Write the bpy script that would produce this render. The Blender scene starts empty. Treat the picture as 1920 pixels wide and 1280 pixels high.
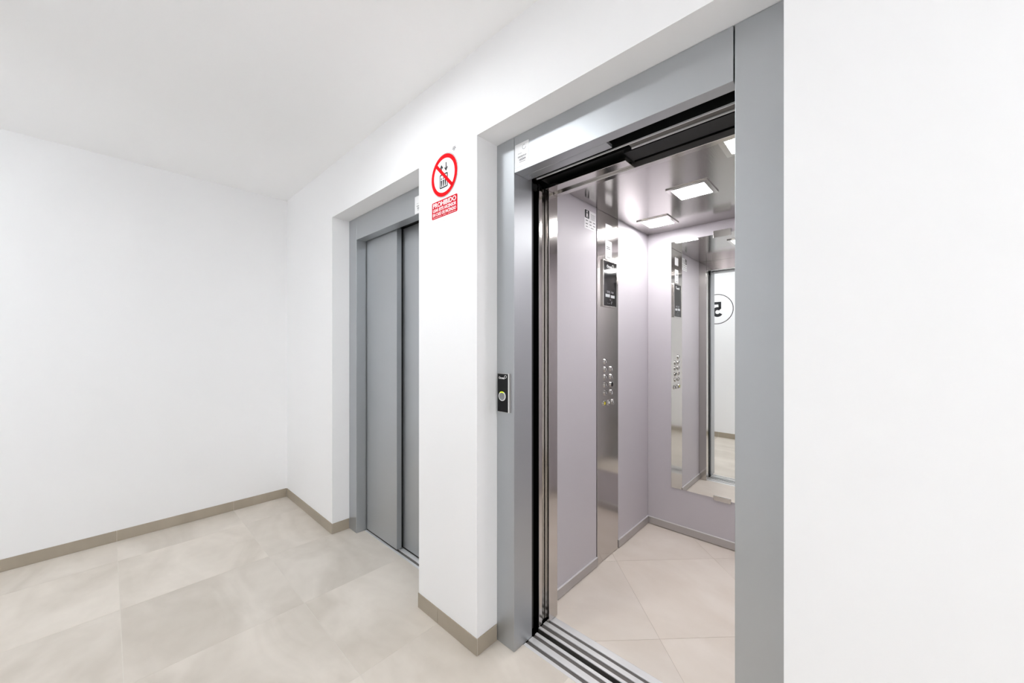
import bpy, bmesh, math, random
from mathutils import Matrix, Vector

random.seed(7)
SC = bpy.context.scene
COL = SC.collection

# ------------------------------------------------------------------ camera
cam_data = bpy.data.cameras.new("camera")
cam_data.sensor_width = 36.0
cam_data.lens = 700.0 / 1920.0 * 36.0
cam_data.shift_y = 7.0 / 1920.0
cam_data.clip_start = 0.02
cam = bpy.data.objects.new("camera", cam_data)
cam.location = (0.0, 0.0, 1.3)
cam.rotation_euler = (math.radians(90), 0.0, math.radians(42.684))
COL.objects.link(cam)
SC.camera = cam

# ------------------------------------------------------------------ world, exposure, lamp strengths
world = bpy.data.worlds.new("world")
world.use_nodes = True
world.node_tree.nodes["Background"].inputs[0].default_value = (0, 0, 0, 1)
world.node_tree.nodes["Background"].inputs[1].default_value = 0.0
SC.world = world
SC.view_settings.view_transform = 'Standard'
SC.view_settings.look = 'None'
SC.view_settings.gamma = 1.0
SC.view_settings.use_curve_mapping = False
SC.view_settings.exposure = 0.92
SC.cycles.max_bounces = 12
SC.cycles.use_light_tree = False
SC.cycles.diffuse_bounces = 10
SC.cycles.glossy_bounces = 6
HALL_LAMP = 63.5
CAB_LAMP = 30.0

# ------------------------------------------------------------------ key dimensions (metres)
YW = 1.05            # face of the elevator wall
YF = 1.167           # face of the grey landing frames
XL = -3.605          # left end wall
YB = -0.505          # wall behind the camera
XR = 3.2             # right end of the corridor
ZC = 2.54            # corridor ceiling
ZN = 2.18            # top of the niches
NICHES = [(-2.652, -1.597, -2.539, -1.72), (-1.168, -0.122, -1.064, -0.245)]   # outer x0,x1, inner x0,x1
PASS_X = -2.35       # side passage runs from XL to here, behind YB
PASS_Y = -3.0
CX0, CX1, CY0, CY1, CZ = -1.125, -0.129, 1.452, 2.69, 2.103    # cab interior


# ------------------------------------------------------------------ materials
def srgb(r, g, b):
    def f(c):
        c /= 255.0
        return c / 12.92 if c <= 0.04045 else ((c + 0.055) / 1.055) ** 2.4
    return (f(r), f(g), f(b), 1.0)


MATS = {}


def mat(name, color, rough=0.5, metal=0.0, emit=None, emit_strength=0.0, var=0.0, var_scale=3.0, bump=0.0,
        bump_scale=200.0, stretch=None, rough_var=0.0, spec=0.5, coat=0.0):
    m = bpy.data.materials.new(name)
    m.use_nodes = True
    nt = m.node_tree
    b = nt.nodes["Principled BSDF"]
    b.inputs["Base Color"].default_value = color
    b.inputs["Roughness"].default_value = rough
    b.inputs["Metallic"].default_value = metal
    b.inputs["Specular IOR Level"].default_value = spec
    b.inputs["Coat Weight"].default_value = coat
    b.inputs["Coat Roughness"].default_value = 0.15
    if emit:
        b.inputs["Emission Color"].default_value = emit
        b.inputs["Emission Strength"].default_value = emit_strength
    tc = nt.nodes.new("ShaderNodeTexCoord")
    mp = nt.nodes.new("ShaderNodeMapping")
    nt.links.new(tc.outputs["Object"], mp.inputs["Vector"])
    if stretch:
        mp.inputs["Scale"].default_value = stretch
    if var > 0:
        n = nt.nodes.new("ShaderNodeTexNoise")
        n.inputs["Scale"].default_value = var_scale
        n.inputs["Detail"].default_value = 1
        nt.links.new(mp.outputs[0], n.inputs["Vector"])
        mix = nt.nodes.new("ShaderNodeMix")
        mix.data_type = 'RGBA'
        mix.inputs["A"].default_value = [c * (1 - var) for c in color[:3]] + [1]
        mix.inputs["B"].default_value = [min(1, c * (1 + var)) for c in color[:3]] + [1]
        nt.links.new(n.outputs["Fac"], mix.inputs["Factor"])
        nt.links.new(mix.outputs["Result"], b.inputs["Base Color"])
    if bump > 0:
        n2 = nt.nodes.new("ShaderNodeTexNoise")
        n2.inputs["Scale"].default_value = bump_scale
        n2.inputs["Detail"].default_value = 1
        nt.links.new(mp.outputs[0], n2.inputs["Vector"])
        bp = nt.nodes.new("ShaderNodeBump")
        bp.inputs["Strength"].default_value = bump
        bp.inputs["Distance"].default_value = 0.002
        nt.links.new(n2.outputs["Fac"], bp.inputs["Height"])
        nt.links.new(bp.outputs["Normal"], b.inputs["Normal"])
        if rough_var > 0:
            mr = nt.nodes.new("ShaderNodeMapRange")
            mr.inputs["To Min"].default_value = rough - rough_var
            mr.inputs["To Max"].default_value = rough + rough_var
            nt.links.new(n2.outputs["Fac"], mr.inputs["Value"])
            nt.links.new(mr.outputs["Result"], b.inputs["Roughness"])
    MATS[name] = m
    return m


def tile_material(name, c_dark, c_light, rough):
    """cement-look porcelain: cloudy large patches, fine mottling, streaks; shifted per tile"""
    m = bpy.data.materials.new(name)
    m.use_nodes = True
    nt = m.node_tree
    L = nt.links.new
    b = nt.nodes["Principled BSDF"]
    tc = nt.nodes.new("ShaderNodeTexCoord")
    oi = nt.nodes.new("ShaderNodeObjectInfo")
    mul = nt.nodes.new("ShaderNodeVectorMath"); mul.operation = 'SCALE'
    comb = nt.nodes.new("ShaderNodeCombineXYZ")
    L(oi.outputs["Random"], comb.inputs[0]); L(oi.outputs["Random"], comb.inputs[1]); L(oi.outputs["Random"], comb.inputs[2])
    L(comb.outputs[0], mul.inputs[0]); mul.inputs["Scale"].default_value = 57.0
    add = nt.nodes.new("ShaderNodeVectorMath"); add.operation = 'ADD'
    L(tc.outputs["Object"], add.inputs[0]); L(mul.outputs[0], add.inputs[1])
    mp = nt.nodes.new("ShaderNodeMapping")
    mp.inputs["Rotation"].default_value = (0, 0, 0.35)
    mp.inputs["Scale"].default_value = (1.0, 2.2, 1.0)
    L(add.outputs[0], mp.inputs["Vector"])
    n1 = nt.nodes.new("ShaderNodeTexNoise"); n1.inputs["Scale"].default_value = 1.6; n1.inputs["Detail"].default_value = 4
    n1.inputs["Distortion"].default_value = 0.8
    n2 = nt.nodes.new("ShaderNodeTexNoise"); n2.inputs["Scale"].default_value = 14.0; n2.inputs["Detail"].default_value = 4
    L(mp.outputs[0], n1.inputs["Vector"]); L(add.outputs[0], n2.inputs["Vector"])
    r1 = nt.nodes.new("ShaderNodeMapRange")
    r1.inputs["From Min"].default_value = 0.32; r1.inputs["From Max"].default_value = 0.68
    L(n1.outputs["Fac"], r1.inputs["Value"])
    mixf = nt.nodes.new("ShaderNodeMix"); mixf.data_type = 'FLOAT'
    mixf.inputs["Factor"].default_value = 0.35
    L(r1.outputs["Result"], mixf.inputs[2]); L(n2.outputs["Fac"], mixf.inputs[3])
    mix = nt.nodes.new("ShaderNodeMix"); mix.data_type = 'RGBA'
    mix.inputs["A"].default_value = c_dark; mix.inputs["B"].default_value = c_light
    L(mixf.outputs[0], mix.inputs["Factor"])
    hsv = nt.nodes.new("ShaderNodeHueSaturation")
    mr = nt.nodes.new("ShaderNodeMapRange")
    mr.inputs["To Min"].default_value = 0.95; mr.inputs["To Max"].default_value = 1.05
    L(oi.outputs["Random"], mr.inputs["Value"]); L(mr.outputs["Result"], hsv.inputs["Value"])
    L(mix.outputs["Result"], hsv.inputs["Color"]); L(hsv.outputs["Color"], b.inputs["Base Color"])
    b.inputs["Roughness"].default_value = rough
    bp = nt.nodes.new("ShaderNodeBump"); bp.inputs["Strength"].default_value = 0.04; bp.inputs["Distance"].default_value = 0.002
    L(n2.outputs["Fac"], bp.inputs["Height"]); L(bp.outputs["Normal"], b.inputs["Normal"])
    MATS[name] = m
    return m


mat("wall_paint", (0.91, 0.91, 0.917, 1), 0.65, var=0.010, var_scale=2.0, spec=0.3)
mat("ceiling_paint", (0.945, 0.945, 0.948, 1), 0.8, var=0.008, var_scale=2.0, spec=0.2)
tile_material("floor_tile", srgb(196, 187, 175), srgb(228, 220, 210), 0.40)
tile_material("cab_tile", srgb(222, 211, 198), srgb(238, 230, 220), 0.40)
mat("cab_grout", srgb(190, 178, 165), 0.9, var=0.04, var_scale=30)
tile_material("skirting_tile", srgb(158, 148, 132), srgb(178, 167, 151), 0.45)
mat("grout", srgb(218, 212, 202), 0.9, var=0.05, var_scale=30)
mat("frame_paint", srgb(186, 189, 192), 0.45, metal=0.85, var=0.02, var_scale=6, bump=0.03, bump_scale=500)
mat("steel", (0.58, 0.555, 0.535, 1), 0.13, metal=1.0, bump=0.03, bump_scale=60, stretch=(8, 8, 0.25))
mat("steel_ceiling", (0.46, 0.44, 0.425, 1), 0.15, metal=1.0, bump=0.04, bump_scale=50, stretch=(8, 0.25, 8))
mat("skirt_steel", (0.50, 0.48, 0.475, 1), 0.38, metal=0.5, var=0.02)
mat("aluminium", (0.82, 0.82, 0.82, 1), 0.36, metal=0.4, bump=0.06, bump_scale=90, stretch=(0.2, 8, 8))
mat("groove_grey", srgb(112, 108, 104), 0.5, metal=0.5, var=0.1, var_scale=10)
mat("black_metal", srgb(20, 20, 21), 0.5, metal=0.2, var=0.1, var_scale=8)
mat("rubber", srgb(13, 13, 14), 0.6, var=0.1, var_scale=8)
mat("track_grey", srgb(92, 96, 97), 0.4, metal=0.6, var=0.05)
mat("laminate", srgb(200, 196, 201), 0.42, var=0.012, var_scale=4, bump=0.02, bump_scale=400)
mat("mirror", (0.93, 0.94, 0.93, 1), 0.004, metal=1.0, var=0.002)
mat("black_glass", srgb(12, 12, 14), 0.07, var=0.02, spec=0.3)
mat("plastic_white", srgb(238, 238, 238), 0.4, var=0.01)
mat("sheet_white", srgb(240, 240, 241), 0.35, var=0.005)
mat("sign_red", srgb(224, 8, 22), 0.5, var=0.02, var_scale=10, spec=0.1)
mat("panel_red", srgb(198, 10, 34), 0.5, var=0.02, var_scale=10, spec=0.1)
mat("sign_white", srgb(246, 246, 246), 0.4, var=0.005)
mat("ink", srgb(24, 25, 30), 0.5, var=0.02)
mat("ink_grey", srgb(112, 112, 116), 0.5, var=0.02)
mat("display_mark", srgb(188, 190, 192), 0.5, var=0.02)
mat("button_steel", (0.66, 0.65, 0.64, 1), 0.16, metal=1.0, var=0.01)
mat("button_face", srgb(88, 84, 82), 0.3, metal=0.7, var=0.03)
mat("button_grey", srgb(140, 141, 143), 0.4, metal=0.4, var=0.03)
mat("lime_light", srgb(190, 215, 30), 0.4, emit=srgb(195, 220, 25), emit_strength=0.8, var=0.02)
mat("yellow_lens", srgb(222, 208, 28), 0.4, var=0.03)
mat("hall_diffuser", (0.9, 0.9, 0.9, 1), 0.5, emit=(0.93, 0.972, 1.0, 1), emit_strength=HALL_LAMP)
mat("cab_diffuser", (0.9, 0.9, 0.9, 1), 0.5, emit=(1.0, 0.985, 0.99, 1), emit_strength=CAB_LAMP)


# ------------------------------------------------------------------ mesh helpers
class MB:
    """collects shapes in world coordinates, builds ONE mesh object"""

    def __init__(self):
        self.bm = bmesh.new()

    def box(self, x0, x1, y0, y1, z0, z1):
        v = [self.bm.verts.new(p) for p in ((x0, y0, z0), (x1, y0, z0), (x1, y1, z0), (x0, y1, z0),
                                            (x0, y0, z1), (x1, y0, z1), (x1, y1, z1), (x0, y1, z1))]
        for f in ((3, 2, 1, 0), (4, 5, 6, 7), (0, 1, 5, 4), (1, 2, 6, 5), (2, 3, 7, 6), (3, 0, 4, 7)):
            self.bm.faces.new([v[i] for i in f])
        return self

    def prism(self, pts, h0, h1, M=None):
        """polygon pts (2D, counter-clockwise) extruded from h0 to h1 along local z, through matrix M"""
        M = M or Matrix.Identity(4)
        lo = [self.bm.verts.new(M @ Vector((p[0], p[1], h0))) for p in pts]
        hi = [self.bm.verts.new(M @ Vector((p[0], p[1], h1))) for p in pts]
        n = len(pts)
        self.bm.faces.new(list(reversed(lo)))
        self.bm.faces.new(hi)
        for i in range(n):
            j = (i + 1) % n
            self.bm.faces.new((lo[i], lo[j], hi[j], hi[i]))
        return self

    def ring(self, cx, cy, r0, r1, h0, h1, M=None, n=64, a0=0.0, a1=None):
        M = M or Matrix.Identity(4)
        full = a1 is None
        if full:
            a1 = 2 * math.pi
        k = n if full else n + 1
        V = []
        for i in range(k):
            a = a0 + (a1 - a0) * i / n
            c, s = math.cos(a), math.sin(a)
            V.append([self.bm.verts.new(M @ Vector((cx + r * c, cy + r * s, h))) for r, h in
                      ((r0, h0), (r1, h0), (r1, h1), (r0, h1))])
        for i in range(n):
            a, b = V[i], V[(i + 1) % k]
            for q in range(4):
                w = (q + 1) % 4
                self.bm.faces.new((a[q], a[w], b[w], b[q]))
        if not full:
            self.bm.faces.new(V[0])
            self.bm.faces.new(list(reversed(V[-1])))
        return self

    def disc(self, cx, cy, r, h0, h1, M=None, n=40):
        return self.prism([(cx + r * math.cos(2 * math.pi * i / n), cy + r * math.sin(2 * math.pi * i / n))
                           for i in range(n)], h0, h1, M)

    def rrect(self, x0, x1, y0, y1, r, h0, h1, M=None, n=5):
        pts = []
        for cx, cy, a in ((x1 - r, y0 + r, -90), (x1 - r, y1 - r, 0), (x0 + r, y1 - r, 90), (x0 + r, y0 + r, 180)):
            for i in range(n + 1):
                t = math.radians(a + 90 * i / n)
                pts.append((cx + r * math.cos(t), cy + r * math.sin(t)))
        return self.prism(pts, h0, h1, M)

    def frame(self, x0, x1, y0, y1, w, h0, h1, M=None):
        self.prism([(x0, y0), (x1, y0), (x1, y0 + w), (x0, y0 + w)], h0, h1, M)
        self.prism([(x0, y1 - w), (x1, y1 - w), (x1, y1), (x0, y1)], h0, h1, M)
        self.prism([(x0, y0 + w), (x0 + w, y0 + w), (x0 + w, y1 - w), (x0, y1 - w)], h0, h1, M)
        self.prism([(x1 - w, y0 + w), (x1, y0 + w), (x1, y1 - w), (x1 - w, y1 - w)], h0, h1, M)
        return self

    def text(self, s, x, y, size, h, M, align='CENTER', bold=0.0, width=None, spacing=1.0):
        """flat lettering, baseline centre/left at (x, y), at local height h"""
        cu = bpy.data.curves.new("lettering_source", 'FONT')
        cu.body = s
        cu.size = size
        cu.align_x = align
        cu.extrude = 0.0002
        cu.offset = bold
        cu.space_character = spacing
        cu.resolution_u = 3
        ob = bpy.data.objects.new("lettering_source", cu)
        COL.objects.link(ob)
        dg = bpy.context.evaluated_depsgraph_get()
        me = bpy.data.meshes.new_from_object(ob.evaluated_get(dg))
        sx = 1.0
        if width and len(me.vertices):
            xs = [v.co.x for v in me.vertices]
            sx = width / (max(xs) - min(xs))
        base = len(self.bm.verts)
        self.bm.from_mesh(me)
        self.bm.verts.ensure_lookup_table()
        T = M @ Matrix.Translation((x, y, h)) @ Matrix.Diagonal((sx, 1, 1, 1))
        for v in self.bm.verts[base:]:
            v.co = T @ v.co
        bpy.data.objects.remove(ob)
        bpy.data.meshes.remove(me)
        bpy.data.curves.remove(cu)
        return self

    def paint(self, idx):
        """faces added since the last call get material slot idx"""
        self.bm.faces.ensure_lookup_table()
        for f in self.bm.faces[getattr(self, 'done', 0):]:
            f.material_index = idx
        self.done = len(self.bm.faces)
        return self

    def build(self, name, material, parent=None, bevel=0.0, smooth=False, fix=True):
        bm = self.bm
        if fix:
            bmesh.ops.recalc_face_normals(bm, faces=bm.faces)
        xs = [v.co.x for v in bm.verts]; ys = [v.co.y for v in bm.verts]; zs = [v.co.z for v in bm.verts]
        o = Vector(((min(xs) + max(xs)) / 2, (min(ys) + max(ys)) / 2, min(zs)))
        for v in bm.verts:
            v.co -= o
        me = bpy.data.meshes.new(name)
        bm.to_mesh(me)
        bm.free()
        for mname in ([material] if isinstance(material, str) else material):
            me.materials.append(MATS[mname])
        ob = bpy.data.objects.new(name, me)
        COL.objects.link(ob)
        place(ob, o, parent)
        if bevel > 0:
            bv = ob.modifiers.new("bevel", 'BEVEL')
            bv.width = bevel
            bv.segments = 2
            bv.limit_method = 'ANGLE'
            bv.harden_normals = False
        if smooth:
            for p in me.polygons:
                p.use_smooth = True
        return ob


WPOS = {}


def place(ob, o, parent):
    WPOS[ob] = Vector(o)
    if parent:
        ob.parent = parent
        ob.location = Vector(o) - WPOS[parent]
    else:
        ob.location = o


def thing(name, label, cat, loc, group=None):
    o = bpy.data.objects.new(name, None)
    o.empty_display_size = 0.1
    COL.objects.link(o)
    place(o, Vector(loc), None)
    return tag(o, label, cat, group)


def tag(o, label, cat, group=None):
    o["label"] = label
    o["category"] = cat
    if group:
        o["group"] = group
    return o


def struct(o, label, cat):
    o["kind"] = "structure"
    o["label"] = label
    o["category"] = cat
    return o


def B(*a):
    return MB().box(*a)


def plane_front(x, y, z):      # facing -Y
    return Matrix.Translation((x, y, z)) @ Matrix.Rotation(math.radians(90), 4, 'X')


def plane_cab(x, y, z):        # facing +X
    return Matrix.Translation((x, y, z)) @ Matrix.Rotation(math.radians(90), 4, 'Z') @ Matrix.Rotation(math.radians(90), 4, 'X')


def plane_back(x, y, z):       # facing +Y
    return Matrix.Translation((x, y, z)) @ Matrix.Rotation(math.radians(180), 4, 'Z') @ Matrix.Rotation(math.radians(90), 4, 'X')


def clip_poly(poly, a, b, c):
    """keep a*x + b*y <= c"""
    out = []
    for i in range(len(poly)):
        p, q = poly[i], poly[(i + 1) % len(poly)]
        dp, dq = a * p[0] + b * p[1] - c, a * q[0] + b * q[1] - c
        if dp <= 0:
            out.append(p)
        if dp * dq < 0:
            t = dp / (dp - dq)
            out.append((p[0] + t * (q[0] - p[0]), p[1] + t * (q[1] - p[1])))
    return out


def clip_rect(poly, x0, x1, y0, y1):
    for a, b, c in ((-1, 0, -x0), (1, 0, x1), (0, -1, -y0), (0, 1, y1)):
        if poly:
            poly = clip_poly(poly, a, b, c)
    return poly


# ------------------------------------------------------------------ room shell
m = MB()
m.box(XL, NICHES[0][0], YW, YW + 0.15, 0, ZC)
m.box(NICHES[0][1], NICHES[1][0], YW, YW + 0.15, 0, ZC)
m.box(NICHES[1][1], XR, YW, YW + 0.15, 0, ZC)
for n in NICHES:
    m.box(n[0], n[1], YW, YW + 0.15, ZN, ZC)
bmesh.ops.remove_doubles(m.bm, verts=m.bm.verts, dist=1e-5)
wall_front = struct(m.build("wall_front", "wall_paint"), "smooth white wall with two deep elevator niches", "wall")
wall_left = struct(B(XL - 0.12, XL, PASS_Y, YW + 0.15, 0, ZC).build("wall_left", "wall_paint"),
                   "plain white end wall of the corridor at the left", "wall")
wall_back = struct(B(PASS_X, XR, YB - 0.12, YB, 0, ZC).build("wall_back", "wall_paint"),
                   "white wall carrying the circled floor number, seen in the elevator mirror", "wall")
wall_right = struct(B(XR, XR + 0.12, YB - 0.12, YW + 0.15, 0, ZC).build("wall_right", "wall_paint"),
                    "white wall closing the far right end of the corridor", "wall")
struct(B(PASS_X, PASS_X + 0.12, PASS_Y, YB - 0.12, 0, ZC).build("wall_passage", "wall_paint"),
       "white side wall of the passage behind the corridor", "wall")
struct(B(XL - 0.12, PASS_X + 0.12, PASS_Y - 0.12, PASS_Y, 0, ZC).build("wall_passage_end", "wall_paint"),
       "white end wall of the passage behind the corridor", "wall")
m = MB()
m.box(XL - 0.12, XR + 0.12, YB - 0.12, YW + 0.15, ZC, ZC + 0.1)
m.box(XL - 0.12, PASS_X + 0.12, PASS_Y - 0.12, YB - 0.12, ZC, ZC + 0.1)
ceiling = struct(m.build("ceiling", "ceiling_paint"), "plain white corridor ceiling", "ceiling")

# floor: grout slab with every tile its own piece
YS = 1.2255       # front edge of the landing sills
m = MB()
m.box(XL, XR, YB, YW, -0.08, -0.0006)
m.box(XL, PASS_X, PASS_Y, YB, -0.08, -0.0006)
for n in NICHES:
    m.box(n[0], n[1], YW, YS, -0.08, -0.0006)
floor = struct(m.build("floor", "grout"), "corridor floor of square beige cement-look tiles", "floor")
GX0, GX, GY0, GY, J = -2.048, 0.610, 0.043, 0.632, 0.0012
tile_cache = {}
for i in range(-3, 9):
    for k in range(-5, 2):
        x0, x1 = GX0 + i * GX + J, GX0 + (i + 1) * GX - J
        y0, y1 = GY0 + k * GY + J, GY0 + (k + 1) * GY - J
        rects = []
        for rx0, rx1, ry0, ry1 in [(XL, XR, YB, YW), (XL, PASS_X, PASS_Y, YB)] + [(n[0], n[1], YW, YS) for n in NICHES]:
            a0, a1, b0, b1 = max(x0, rx0), min(x1, rx1), max(y0, ry0), min(y1, ry1)
            if a1 - a0 > 0.004 and b1 - b0 > 0.004:
                rects.append((a0, a1, b0, b1))
        if not rects:
            continue
        full = len(rects) == 1 and abs(rects[0][1] - rects[0][0] - (x1 - x0)) < 1e-6 and abs(rects[0][3] - rects[0][2] - (y1 - y0)) < 1e-6
        if full and 'full' in tile_cache:
            o = tile_cache['full'].copy()
            COL.objects.link(o)
            place(o, Vector(((x0 + x1) / 2, (y0 + y1) / 2, -0.0075)), floor)
            continue
        m = MB()
        for r in rects:
            m.box(r[0], r[1], r[2], r[3], -0.0075, 0.0)
        bmesh.ops.remove_doubles(m.bm, verts=m.bm.verts, dist=1e-5)
        o = m.build("floor_tile", "floor_tile", floor)
        if full:
            tile_cache['full'] = o

# tiled skirting: each tile a piece
SK, ST = 0.072, 0.004


def skirting(name, label, segs, axis, face, sgn, parent_mat="grout"):
    """segs: list of (a0, a1) along the wall; thin grout backing plus one tile each"""
    base = MB()
    for a0, a1 in segs:
        f0, f1 = sorted((face, face + sgn * 0.001))
        if axis == 'x':
            base.box(a0, a1, f0, f1, 0.0005, SK - 0.001)
        else:
            base.box(f0, f1, a0, a1, 0.0005, SK - 0.001)
    root = struct(base.build(name, parent_mat), label, "baseboard")
    for a0, a1 in segs:
        f0, f1 = sorted((face + sgn * 0.001, face + sgn * ST))
        t = MB()
        if axis == 'x':
            t.box(a0 + 0.001, a1 - 0.001, f0, f1, 0.0005, SK)
        else:
            t.box(f0, f1, a0 + 0.001, a1 - 0.001, 0.0005, SK)
        t.build("skirting_tile", "skirting_tile", root, bevel=0.0006)
    return root


def cuts(a0, a1, g0, g):
    pts = [a0]
    k = math.ceil((a0 - g0) / g + 0.02)
    while g0 + k * g < a1 - 0.02:
        pts.append(g0 + k * g)
        k += 1
    pts.append(a1)
    return list(zip(pts[:-1], pts[1:]))


skirting("baseboard_left", "beige tile skirting along the left end wall", cuts(PASS_Y, YW - ST, GY0, GY), 'y', XL, 1)
skirting("baseboard_front", "beige tile skirting at the foot of the elevator wall",
         cuts(XL + ST, NICHES[0][0] + ST, -99, 200) + cuts(NICHES[0][1] - ST, NICHES[1][0] + ST, GX0, GX)
         + cuts(NICHES[1][1] - ST, XR - ST, GX0, GX), 'x', YW, -1)
skirting("baseboard_back", "beige tile skirting under the circled floor number", cuts(PASS_X, XR - ST, GX0, GX), 'x', YB, 1)
skirting("baseboard_right", "beige tile skirting on the far right wall", cuts(YB + ST, YW - ST, GY0, GY), 'y', XR, -1)
skirting("baseboard_niche_left", "short beige skirting tile inside the closed elevator's niche", [(YW, YF - 0.001)], 'y', NICHES[0][0], 1)
skirting("baseboard_niche_middle", "short beige skirting tile on the pier beside the open elevator", [(YW, YF - 0.001)], 'y', NICHES[1][0], 1)
skirting("baseboard_pier", "short beige skirting tile on the hidden side of the pier", [(YW, YF - 0.001)], 'y', NICHES[0][1], -1)
skirting("baseboard_niche_right", "short beige skirting tile at the right side of the open elevator's niche", [(YW, YF - 0.001)], 'y', NICHES[1][1], -1)


# ------------------------------------------------------------------ corridor ceiling lamps (modelled fittings out of view; the passage one is added)
def hall_lamp(x, y, label, D=0.006):
    t = thing("ceiling_lamp", label, "lamp", (x, y, ZC - 0.012), "flush round ceiling lamps")
    MB().ring(x, y, 0.108, 0.125, ZC - 0.012, ZC - 0.0005).build("trim_ring", "plastic_white", t, smooth=False)
    d = MB()
    R, rings, n = 0.107, 3, 16
    rows = []
    for i in range(rings):
        a = math.pi / 2 * i / rings
        rows.append([d.bm.verts.new((x + R * math.cos(a) * math.cos(2 * math.pi * j / n), y + R * math.cos(a) * math.sin(2 * math.pi * j / n),
                                     ZC - 0.002 - D * math.sin(a))) for j in range(n)])
    tip = d.bm.verts.new((x, y, ZC - 0.002 - D))
    for i in range(rings - 1):
        for j in range(n):
            d.bm.faces.new((rows[i][j], rows[i][(j + 1) % n], rows[i + 1][(j + 1) % n], rows[i + 1][j]))
    for j in range(n):
        d.bm.faces.new((rows[-1][j], rows[-1][(j + 1) % n], tip))
    d.bm.faces.new(rows[0])
    d.build("diffuser", "hall_diffuser", t)


hall_lamp(-1.42, 0.27, "round white ceiling lamp nearest the elevators, above the pier")
hall_lamp(1.35, 0.27, "round white ceiling lamp further along to the right of the elevators")
hall_lamp(2.55, 0.27, "round white ceiling lamp at the far right end of the corridor")
hall_lamp(-2.95, -1.65, "unseen round ceiling lamp added in the side passage to brighten the left", 0.055)  # added lamp, domed deeper to light the left wall and ceiling


# ------------------------------------------------------------------ landing frames
def sill(parent, x0, x1, y0, profile, material="aluminium"):
    """aluminium ridges with recessed grooves; profile: list of (y_start, y_end) ridges"""
    ya, yb = profile[0][0], profile[-1][1]
    s = B(x0, x1, ya, yb, -0.03, -0.0035).build("sill", "groove_grey", parent)
    for a, b in profile:
        B(x0, x1, a, b, -0.0035, 0.001).build("sill_ridge", material, s, bevel=0.0008)
    return s


def landing(idx, label):
    x0, x1, i0, i1 = NICHES[idx]
    t = thing("elevator_door_frame", label, "elevator door", ((x0 + x1) / 2, YF, 0))
    B(x0 + 0.001, i0, YF, 1.285, 0.0005, ZN - 0.001).build("jamb", "frame_paint", t, bevel=0.0015)
    B(i1, x1 - 0.001, YF, 1.285, 0.0005, ZN - 0.001).build("jamb", "frame_paint", t, bevel=0.0015)
    return t


LAND_RIDGES = [(1.226, 1.241), (1.259, 1.287), (1.305, 1.320)]

# left elevator: closed, two telescopic leaves
t1 = landing(0, "closed grey two-leaf elevator door in the niche near the left end wall")
x0, x1, i0, i1 = NICHES[0]
B(i0 + 0.0012, i1 - 0.0012, YF, 1.229, 2.027, ZN - 0.001).build("header", "frame_paint", t1, bevel=0.0015)
xm = -2.131
dp = B(i0 + 0.011, xm, 1.2385, 1.272, 0.010, 2.045).build("door_panel", "frame_paint", t1, bevel=0.0012)
dp["label"] = "front door leaf, standing proud"
dp = B(xm - 0.05, i1 - 0.002, 1.286, 1.318, 0.010, 2.045).build("door_panel", "frame_paint", t1, bevel=0.0012)
dp["label"] = "recessed rear door leaf"
B(xm - 0.03, xm - 0.004, 1.2725, 1.2855, 0.012, 2.04).build("dark_gap_strip", "rubber", t1)  # black strip put between the leaves to keep their gap dark
B(i0 - 0.002, i0 + 0.020, 1.286, 1.30, 0.003, 2.04).build("dark_gap_strip", "rubber", t1)  # black strip added behind the jamb gap so the joint reads dark
B(i0, i1, 1.230, 1.33, 2.05, 2.09).build("dark_backing", "black_metal", t1)  # black box added to keep the slot above the leaves dark
sill(t1, i0 + 0.001, i1 - 0.001, 1.226, LAND_RIDGES)

# right elevator: open
t2 = landing(1, "silver-grey frame around the open elevator, with its tracks and sill")
x0, x1, i0, i1 = NICHES[1]
hd = MB()
hd.box(i0 + 0.0012, i1 - 0.0035, YF, 1.215, 2.027, ZN - 0.001)
h_ = hd.build("header", "frame_paint", t2, bevel=0.0015)
B(i0 + 0.0012, -0.661, 1.2155, 1.261, 2.027, 2.040).build("soffit_plate", "frame_paint", t2, bevel=0.001)
B(i0 - 0.01, i1 + 0.01, 1.2165, 1.338, 2.085, 2.14).build("dark_backing", "black_metal", t2)  # black box added so the space above the tracks reads dark
B(i0 - 0.01, i1 + 0.01, 1.2165, 1.222, 2.045, 2.085).build("track_back", "black_metal", t2)
tr = B(i0 + 0.03, i1 - 0.002, 1.282, 1.291, 2.034, 2.084).build("hanger_track", "black_metal", t2)
B(i0 + 0.03, i1 - 0.002, 1.2805, 1.2845, 2.028, 2.0335).build("track_lip", "aluminium", tr)
tr = B(-0.615, i1 - 0.002, 1.292, 1.326, 2.036, 2.084).build("hanger_track", "groove_grey", t2)
B(-0.615, i1 - 0.002, 1.3225, 1.326, 2.030, 2.0355).build("track_lip", "aluminium", tr)
scr = MB()
Mu = Matrix.Translation((i0 + 0.035, 1.236, 2.0265)) @ Matrix.Rotation(math.pi, 4, 'X')
scr.disc(0, 0, 0.006, 0, 0.002, Mu, 14)
scr.build("screw", "button_steel", t2)
# retracted landing leaves in the pocket behind the left jamb
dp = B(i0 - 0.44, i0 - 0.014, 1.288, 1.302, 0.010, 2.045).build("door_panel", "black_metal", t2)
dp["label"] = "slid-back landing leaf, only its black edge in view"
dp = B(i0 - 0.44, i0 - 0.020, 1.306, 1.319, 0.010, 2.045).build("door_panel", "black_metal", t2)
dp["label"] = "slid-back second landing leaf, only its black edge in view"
B(i0 - 0.012, i0 + 0.0, 1.2865, 1.322, 2.000, 2.026).build("door_stop", "rubber", t2)
sill(t2, i0 + 0.001, i1 - 0.001, 1.226, LAND_RIDGES)

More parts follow.
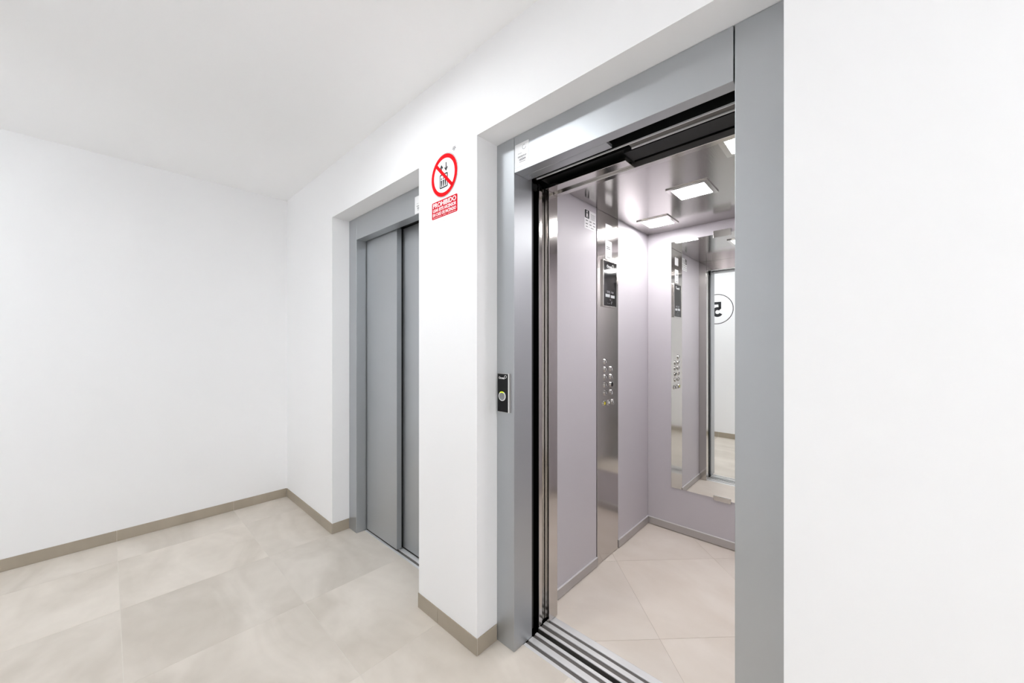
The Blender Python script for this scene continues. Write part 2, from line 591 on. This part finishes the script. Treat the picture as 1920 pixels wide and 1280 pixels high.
# ------------------------------------------------------------------ elevator cab
cab = thing("elevator_cab", "open elevator cab lined with pale grey panels and brushed steel", "elevator",
            ((CX0 + CX1) / 2, (CY0 + CY1) / 2, -0.04))
CW = 0.02
YR0, YR1 = 1.403, 1.470        # depth of the front returns
TOP = 2.16
COLY0, COLY1 = 1.957, 2.218

# floor tiles laid diagonally
cf = B(CX0 - CW, CX1 + CW, YR1 - 0.018, CY1 + CW, -0.04, -0.0010).build("cab_floor", "cab_grout", cab)
S2 = 0.60 * math.sqrt(2)
P0, Q0 = 1.019, 2.297          # joints x+y = P0 + a*S2, y-x = Q0 + b*S2
g = 0.0010
for a in range(-3, 4):
    for b in range(-3, 4):
        p0, p1 = P0 + a * S2 + g, P0 + (a + 1) * S2 - g
        q0, q1 = Q0 + b * S2 + g, Q0 + (b + 1) * S2 - g
        poly = [((p - q) / 2, (p + q) / 2) for p, q in ((p0, q0), (p1, q0), (p1, q1), (p0, q1))]
        poly = clip_rect(poly, CX0 + 0.001, CX1 - 0.001, YR1 - 0.0175, CY1 - 0.001)
        if len(poly) >= 3:
            area = sum(poly[i][0] * poly[(i + 1) % len(poly)][1] - poly[(i + 1) % len(poly)][0] * poly[i][1] for i in range(len(poly))) / 2
            if abs(area) < 0.0005:
                continue
            MB().prism(poly, -0.0075, 0.0).build("floor_tile", "cab_tile", cf)

# walls
SKH = 0.055


def wp(name, x0, x1, y0, y1, label=None):
    o = B(x0, x1, y0, y1, 0.002, CZ + 0.02).build(name, "laminate", cab, bevel=0.001)
    if label:
        o["label"] = label
    return o


wp("wall_panel", CX0 - CW, CX0, YR1 + 0.001, COLY0 - 0.004)
wp("wall_panel", CX0 - CW, CX0, COLY1 + 0.001, CY1 + CW)
wp("wall_panel", CX0 + 0.001, CX1 - 0.001, CY1, CY1 + CW)
wp("wall_panel", CX1, CX1 + CW, YR1 + 0.001, CY1 + CW)
B(CX0 - CW - 0.004, CX0 - CW - 0.001, CY0, CY1, 0, TOP).build("shell_panel", "black_metal", cab)
cap = MB()
cap.box(CX0 - CW, CX1 + CW, YR0, CY1 + CW, CZ + 0.022, TOP)
cap.build("roof", "black_metal", cab)

# skirting rails of the cab
for x0_, x1_, y0_, y1_ in ((CX0, CX0 + 0.009, YR1 + 0.001, COLY0 - 0.002), (CX0, CX0 + 0.009, COLY1 + 0.002, CY1 - 0.001),
                           (CX0 + 0.010, CX1 - 0.007, CY1 - 0.009, CY1), (CX1 - 0.006, CX1, YR1 + 0.001, CY1 - 0.001)):
    sk = B(x0_, x1_, y0_, y1_, 0.005, SKH - 0.004).build("skirting", "skirt_steel", cab)
    B(x0_, x1_, y0_, y1_, SKH - 0.004, SKH).build("top_highlight", "aluminium", sk, bevel=0.001)  # lighter strip imitates the highlight along the skirting's top edge

# steel ceiling with a dark shadow gap around it
cc = B(CX0 + 0.006, CX1 - 0.006, YR1 + 0.004, CY1 - 0.006, CZ, CZ + 0.018).build("ceiling_panel", "steel_ceiling", cab)
for lx, ly in ((-0.951, 2.43), (-0.627, 2.06), (-0.303, 1.69)):
    pl = MB().frame(lx - 0.10, lx + 0.10, ly - 0.10, ly + 0.10, 0.022, CZ - 0.006, CZ - 0.001)
    lamp = pl.build("ceiling_light", "steel", cab)
    MB().rrect(lx - 0.0775, lx + 0.0775, ly - 0.0775, ly + 0.0775, 0.008, CZ - 0.0065, CZ - 0.002).build("diffuser", "cab_diffuser", lamp)

# front returns, transom
B(CX0 - CW, -1.058, YR0, YR1, 0.003, CZ + 0.02).build("front_return", "steel", cab, bevel=0.0012)
B(-0.196, CX1 + CW, YR0, YR1, 0.003, CZ + 0.02).build("front_return", "steel", cab, bevel=0.0012)
B(-1.057, -0.197, 1.440, YR1, 2.013, CZ + 0.02).build("transom", "steel", cab, bevel=0.0012)
B(-1.057, -0.664, 1.375, 1.4395, 2.022, 2.036).build("track_shield", "steel", cab, bevel=0.001)
B(-1.057, -0.197, 1.346, 1.4395, 2.052, 2.12).build("door_track", "black_metal", cab)
B(-0.660, -0.197, 1.352, 1.432, 2.040, 2.0515).build("hanger_plate", "black_metal", cab)

# slid-back cab leaves
dp = B(-1.50, -1.074, 1.348, 1.372, 0.003, 2.045).build("door_panel", "steel", cab, bevel=0.002)
dp["label"] = "brushed steel edge of the slid-back cab door leaf"
dp = B(-1.50, -1.084, 1.378, 1.400, 0.003, 2.045).build("door_panel", "steel", cab, bevel=0.002)
dp["label"] = "second slid-back cab door leaf, set deeper"
sill(cab, -1.075, -0.2, 1.345, [(1.345, 1.359), (1.380, 1.403), (1.418, 1.4515)])

# control column
ccol = B(CX0 - CW, CX0 + 0.004, COLY0, COLY1, 0.003, CZ + 0.019).build("control_column", "steel", cab, bevel=0.001)
XC = CX0 + 0.004


def cab_button(y, z, kind):
    """bezel ring, inset face, and the mark or lens on it: one mesh, three material slots"""
    M = plane_cab(XC, y, z)
    b = MB().ring(0, 0, 0.0140, 0.0165, 0.0, 0.0065, M, 28).ring(0, 0, 0.0165, 0.0195, 0.0, 0.0040, M, 28).paint(0)
    b.disc(0, 0, 0.0140, 0.0, 0.0035, M, 24).paint(1)
    top, face = "plastic_white", "button_face"
    if kind == "yellow":
        b.disc(0, 0, 0.0095, 0.0035, 0.0046, M, 20).paint(2)
        top = "yellow_lens"
    elif kind == "white":
        b.disc(0, 0, 0.0080, 0.0035, 0.0046, M, 20).paint(2)
    elif kind == "black":
        b.disc(0, 0, 0.0120, 0.0035, 0.0046, M, 20).paint(2)
        top, face = "rubber", "rubber"
    else:
        b.rrect(0.001, 0.0055, -0.0085, 0.0085, 0.002, 0.0035, 0.0046, M, 3).paint(2)
    o = b.build("button", ["button_steel", face, top], ccol)
    if kind in ("yellow", "black"):
        o["label"] = "button with a %s centre" % kind
    return o


for y_, z_, k_ in ((2.053, 1.201, 's'), (2.053, 1.155, 's'), (2.126, 1.154, 's'), (2.053, 1.107, 's'), (2.126, 1.106, 's'),
                   (2.053, 1.060, 's'), (2.126, 1.057, 'black'), (2.053, 1.012, 's'), (2.126, 1.010, 's'),
                   (2.038, 0.949, 'yellow'), (2.092, 0.948, 'white'), (2.146, 0.947, 's')):
    cab_button(y_, z_, k_)

# display
M = plane_cab(XC, (2.008 + 2.182) / 2, 1.674)
disp = MB().rrect(-0.080, 0.080, -0.134, 0.134, 0.003, 0.007, 0.0095, M).build("display", "black_glass", ccol)
disp["label"] = "black glass display"
MB().frame(-0.087, 0.087, -0.141, 0.141, 0.0065, 0.0, 0.011, M).box(XC, XC + 0.006, 2.015, 2.175, 1.540, 1.808).build("display_frame", "steel", ccol, bevel=0.001)
mk = MB()
mk.text("Orona", -0.010, 0.098, 0.024, 0.0096, M, bold=0.0004)
mk.ring(0.034, 0.112, 0.0085, 0.0105, 0.0096, 0.0099, M, 24)
mk.build("display_logo", "sign_white", ccol)
mk = MB()
for (a0, a1, b0, b1) in ((-0.058, -0.004, -0.081, -0.063), (0.008, 0.056, -0.083, -0.066)):
    mk.prism([(a0, b0), (a1, b0), (a1, b1), (a0, b1)], 0.0096, 0.0099, M)
mk.build("display_marks", "display_mark", ccol)["kind"] = "stuff"
mk = MB()
for (a0, a1, b0, b1) in ((-0.042, -0.002, -0.049, -0.042), (-0.040, 0.004, -0.056, -0.051), (0.014, 0.022, -0.055, -0.042),
                         (0.028, 0.042, -0.056, -0.044), (-0.004, 0.006, -0.100, -0.092), (0.012, 0.024, -0.113, -0.105),
                         (-0.034, -0.030, -0.121, -0.116), (-0.018, -0.008, -0.121, -0.117), (0.008, 0.020, -0.121, -0.116)):
    mk.prism([(a0, b0), (a1, b0), (a1, b1), (a0, b1)], 0.0096, 0.0099, M)
mk.build("display_marks", "ink_grey", ccol)["kind"] = "stuff"

# mirror on the cab's back wall
YM = CY1 - 0.006
mir = thing("wall_mirror", "tall frameless mirror on the elevator's back wall held by clips", "mirror", (-0.630, CY1, 0.305))
B(-0.955, -0.303, YM, CY1 - 0.0005, 0.305, 2.021).build("mirror_glass", "mirror", mir)
for z0_, z1_ in ((2.0, 2.044), (0.291, 0.322)):
    c = MB()
    c.box(-0.686, -0.584, YM - 0.004, YM - 0.0005, z0_, z1_)
    if z0_ > 1:
        c.box(-0.686, -0.584, YM - 0.0005, CY1 - 0.0005, 2.0215, z1_)
    else:
        c.box(-0.686, -0.584, YM - 0.0005, CY1 - 0.0005, z0_, 0.3045)
    c.build("clip", "steel", mir, bevel=0.0006)

# stickers inside the cab
M = plane_cab(XC, 2.093, 2.005)
st = thing("notice_sticker", "blank white sticker at the top of the elevator's steel control column", "sticker", (XC, 2.093, 1.975))
MB().rrect(-0.040, 0.040, -0.030, 0.036, 0.006, 0.0, 0.0006, M).build("sheet", "sheet_white", st)
M = plane_cab(XC, 2.093, 1.883)
st = thing("notice_sticker", "white rounded sticker with grey print just above the elevator's black display", "sticker", (XC, 2.093, 1.826))
MB().rrect(-0.040, 0.040, -0.057, 0.057, 0.007, 0.0, 0.0006, M).build("sheet", "sheet_white", st)
pr = MB()
for v0, u0, u1, h in ((0.016, -0.028, 0.012, 0.006), (0.006, -0.028, 0.020, 0.006), (-0.006, -0.030, -0.012, 0.0025), (-0.012, -0.030, 0.026, 0.0015),
                      (-0.018, -0.030, 0.010, 0.0015), (-0.026, -0.030, 0.018, 0.0015), (-0.046, -0.026, 0.020, 0.004)):
    pr.prism([(u0, v0), (u1, v0), (u1, v0 + h), (u0, v0 + h)], 0.0007, 0.0009, M)
pr.build("print", "ink_grey", st)["kind"] = "stuff"
M = plane_cab(CX0, 1.884, 2.016)
st = thing("notice_sticker", "white square notice with a black pictogram on the elevator's side panel", "sticker", (CX0, 1.884, 1.962))
MB().rrect(-0.062, 0.062, -0.054, 0.054, 0.002, 0.0, 0.0006, M).build("sheet", "sheet_white", st)
pr = MB()
pr.rrect(-0.060, -0.012, 0.006, 0.052, 0.004, 0.0007, 0.0009, M)
for r in range(2):
    for c in range(3):
        u = -0.050 + c * 0.040
        v = -0.010 - r * 0.018
        pr.prism([(u, v), (u + 0.022, v), (u + 0.022, v + 0.004), (u, v + 0.004)], 0.0007, 0.0009, M)
pr.build("print", "ink", st)
pr = MB()
pr.disc(-0.036, 0.043, 0.006, 0.001, 0.0012, M, 16)
pr.prism([(-0.045, 0.010), (-0.040, 0.010), (-0.035, 0.022), (-0.031, 0.010), (-0.026, 0.010), (-0.030, 0.034), (-0.042, 0.034)], 0.001, 0.0012, M)
pr.build("pictogram", "sign_white", st)
pr = MB()
for k in range(5):
    v = 0.036 - k * 0.007
    pr.prism([(0.004, v), (0.052, v), (0.052, v + 0.0018), (0.004, v + 0.0018)], 0.0007, 0.0009, M)
for u0, u1 in ((-0.048, -0.028), (-0.014, -0.010), (0.004, 0.036)):
    pr.prism([(u0, -0.044), (u1, -0.044), (u1, -0.040), (u0, -0.040)], 0.0007, 0.0009, M)
pr.build("fine_print", "ink_grey", st)["kind"] = "stuff"

# ------------------------------------------------------------------ sign between the elevators
SX, SZ = -1.390, 2.079
M = plane_front(SX, YW, SZ)
sg = thing("safety_sign", "red and white no-elevator-in-fire sign on the pier between the elevators", "sign", (SX, YW, 1.873))
MB().rrect(-0.105, 0.112, -0.206, 0.118, 0.002, 0.0, 0.0015, M).build("sign_sheet", "wall_paint", sg)
MB().ring(0, 0, 0.0975, 0.099, 0.0016, 0.0018, M, 72).build("outline", "ink_grey", sg)
MB().disc(0, 0, 0.0972, 0.0016, 0.0018, M, 72).build("white_disc", "sign_white", sg)
# pictogram
ink = MB()
bx0, bx1, by0, by1 = -0.0335, 0.0265, -0.056, 0.009
for r in range(1):
    ink.rrect(bx0, bx1, by0, by1, 0.006, 0.0019, 0.0022, M)
for sgn, ux, y_tail, y_tip in ((1, -0.0205, 0.009, 0.054), (-1, 0.0145, 0.056, 0.016)):
    d = 1 if y_tip > y_tail else -1
    yb = y_tip - d * 0.010
    pts = [(ux - 0.0032, y_tail), (ux + 0.0032, y_tail), (ux + 0.0032, yb), (ux - 0.0032, yb)]
    ink.prism(pts if d > 0 else list(reversed(pts)), 0.0019, 0.0022, M)
    w = 0.0125
    pts = [(ux - w, y_tip - d * 0.016), (ux - w + 0.004, y_tip - d * 0.021), (ux, y_tip - d * 0.010), (ux + w - 0.004, y_tip - d * 0.021),
           (ux + w, y_tip - d * 0.016), (ux, y_tip)]
    ink.prism(pts if d > 0 else list(reversed(pts)), 0.0019, 0.0022, M)
ink.build("pictogram", "ink", sg)
MB().rrect(bx0 + 0.006, bx1 - 0.006, by0 + 0.006, by1 - 0.006, 0.003, 0.0023, 0.0024, M).build("pictogram_inner", "sign_white", sg)
ppl = MB()
for px_ in (-0.0195, -0.0045, 0.0105):
    ppl.disc(px_, -0.012, 0.004, 0.0025, 0.0027, M, 16)
    ppl.prism([(px_ - 0.0035, -0.048), (px_ - 0.0005, -0.048), (px_, -0.036), (px_ + 0.0005, -0.048), (px_ + 0.0035, -0.048),
               (px_ + 0.0055, -0.019), (px_ - 0.0055, -0.019)], 0.0025, 0.0027, M)
ppl.build("pictogram_people", "ink", sg)
red = MB()
red.ring(0, 0, 0.0775, 0.0955, 0.0028, 0.0031, M, 72)
ang = math.radians(135)
c_, s_ = math.cos(ang), math.sin(ang)
hw, L_ = 0.0078, 0.080
pts = [(-L_, -hw), (L_, -hw), (L_, hw), (-L_, hw)]
red.prism([(c_ * a - s_ * b, s_ * a + c_ * b) for a, b in pts], 0.0028, 0.0031, M)
red.build("prohibition_ring", "sign_red", sg)
MB().rrect(-0.0945, 0.0955, -0.186, -0.107, 0.007, 0.0016, 0.0020, M).build("text_panel", "panel_red", sg)
tx = MB()
tx.text("PROHIBIDO", 0.0, -0.1335, 0.030, 0.0022, M, bold=0.0006, width=0.172)
tx.text("USAR ESTE ASCENSOR", 0.0, -0.1535, 0.0205, 0.0022, M, bold=0.00045, width=0.172)
tx.text("EN CASO DE INCENDIO", 0.0, -0.1735, 0.0205, 0.0022, M, bold=0.00045, width=0.172)
for u0, u1 in ((-0.086, -0.018), (-0.010, 0.018), (0.026, 0.086)):
    tx.prism([(u0, -0.1810), (u1, -0.1810), (u1, -0.1795), (u0, -0.1795)], 0.0021, 0.0023, M)
tx.build("lettering", "sign_white", sg)
lg = MB()
lg.prism([(0.062, 0.103), (0.082, 0.103), (0.082, 0.1065), (0.062, 0.1065)], 0.0016, 0.0018, M)
lg.prism([(0.060, 0.096), (0.084, 0.096), (0.084, 0.1005), (0.060, 0.1005)], 0.0016, 0.0018, M)
lg.prism([(0.066, 0.090), (0.078, 0.090), (0.078, 0.0935), (0.066, 0.0935)], 0.0016, 0.0018, M)
lg.build("maker_mark", "ink_grey", sg)


# ------------------------------------------------------------------ stickers on the headers
def header_sticker(x, z, label):
    M = plane_front(x, YF, z)
    s = thing("header_sticker", label, "sticker", (x, YF, z - 0.047))
    MB().rrect(-0.038, 0.038, -0.047, 0.049, 0.004, 0.0, 0.0006, M).build("sheet", "sheet_white", s)
    p = MB()
    p.ring(0.013, 0.028, 0.0085, 0.0098, 0.0007, 0.0009, M, 28, math.radians(60), math.radians(350))
    for v0, u0, u1, h in ((0.006, -0.020, 0.0, 0.0012), (-0.0305, -0.012, 0.020, 0.0016)):
        p.prism([(u0, v0), (u1, v0), (u1, v0 + h), (u0, v0 + h)], 0.0007, 0.0009, M)
    p.text("CONTRATO Nº", 0.002, -0.0105, 0.0088, 0.0009, M, bold=0.0001, width=0.046)
    p.text("162264", 0.003, -0.0235, 0.0115, 0.0009, M, bold=0.0003, width=0.034)
    p.build("print", "ink_grey", s)


header_sticker(-1.021, 2.092, "small white printed sticker on the open elevator's header")
header_sticker(-1.777, 2.078, "small white printed sticker on the closed elevator's header")

# ------------------------------------------------------------------ call button plate
M = plane_front(-1.1195, YF, 1.0945)
cb = thing("call_button_panel", "narrow black call button plate on the open elevator's left jamb", "call button", (-1.1195, YF, 1.012))
MB().rrect(-0.0345, 0.0355, -0.0835, 0.0835, 0.001, 0.0, 0.008, M).build("backplate", "skirt_steel", cb, bevel=0.0006)
MB().rrect(-0.0325, 0.0290, -0.0815, 0.0815, 0.001, 0.008, 0.0105, M).build("black_plate", "black_glass", cb)
MB().rrect(0.0295, 0.0345, -0.083, 0.083, 0.001, 0.008, 0.0105, M).build("edge_strip", "aluminium", cb)
bt = MB().disc(-0.004, -0.0145, 0.0165, 0.0105, 0.0140, M, 40).build("button", "button_grey", cb, bevel=0.001)
MB().ring(-0.004, -0.0145, 0.0168, 0.0200, 0.0105, 0.0132, M, 48).build("button_ring", "plastic_white", bt)
MB().ring(-0.004, -0.0145, 0.0166, 0.0205, 0.0133, 0.0140, M, 16, math.radians(55), math.radians(125)).build("indicator_light", "lime_light", bt)
lo = MB()
lo.text("Orona", -0.0085, 0.0600, 0.0135, 0.0107, M, bold=0.0003, width=0.034)
lo.ring(0.0145, 0.0700, 0.0052, 0.0066, 0.0106, 0.0109, M, 24)
lo.build("lettering", "sign_white", cb)

# ------------------------------------------------------------------ floor number on the wall behind, seen in the mirror
M = plane_back(-1.46, YB, 1.812)
fn = thing("floor_number", "black number five in a thin black circle on the wall seen in the mirror", "number", (-1.46, YB, 1.599))
MB().ring(0, 0, 0.2035, 0.213, 0.0, 0.0008, M, 96).build("circle", "ink", fn)
five = MB()
# digit five: top bar, stem and open bowl
five.prism([(-0.058, 0.065), (0.060, 0.065), (0.060, 0.102), (-0.058, 0.102)], 0.0, 0.0008, M)
five.prism([(-0.058, 0.000), (-0.026, 0.012), (-0.022, 0.065), (-0.058, 0.065)], 0.0, 0.0008, M)
five.ring(-0.012, -0.041, 0.028, 0.070, 0.0, 0.0008, M, 40, math.radians(-150), math.radians(133))
five.build("digit", "ink", fn)
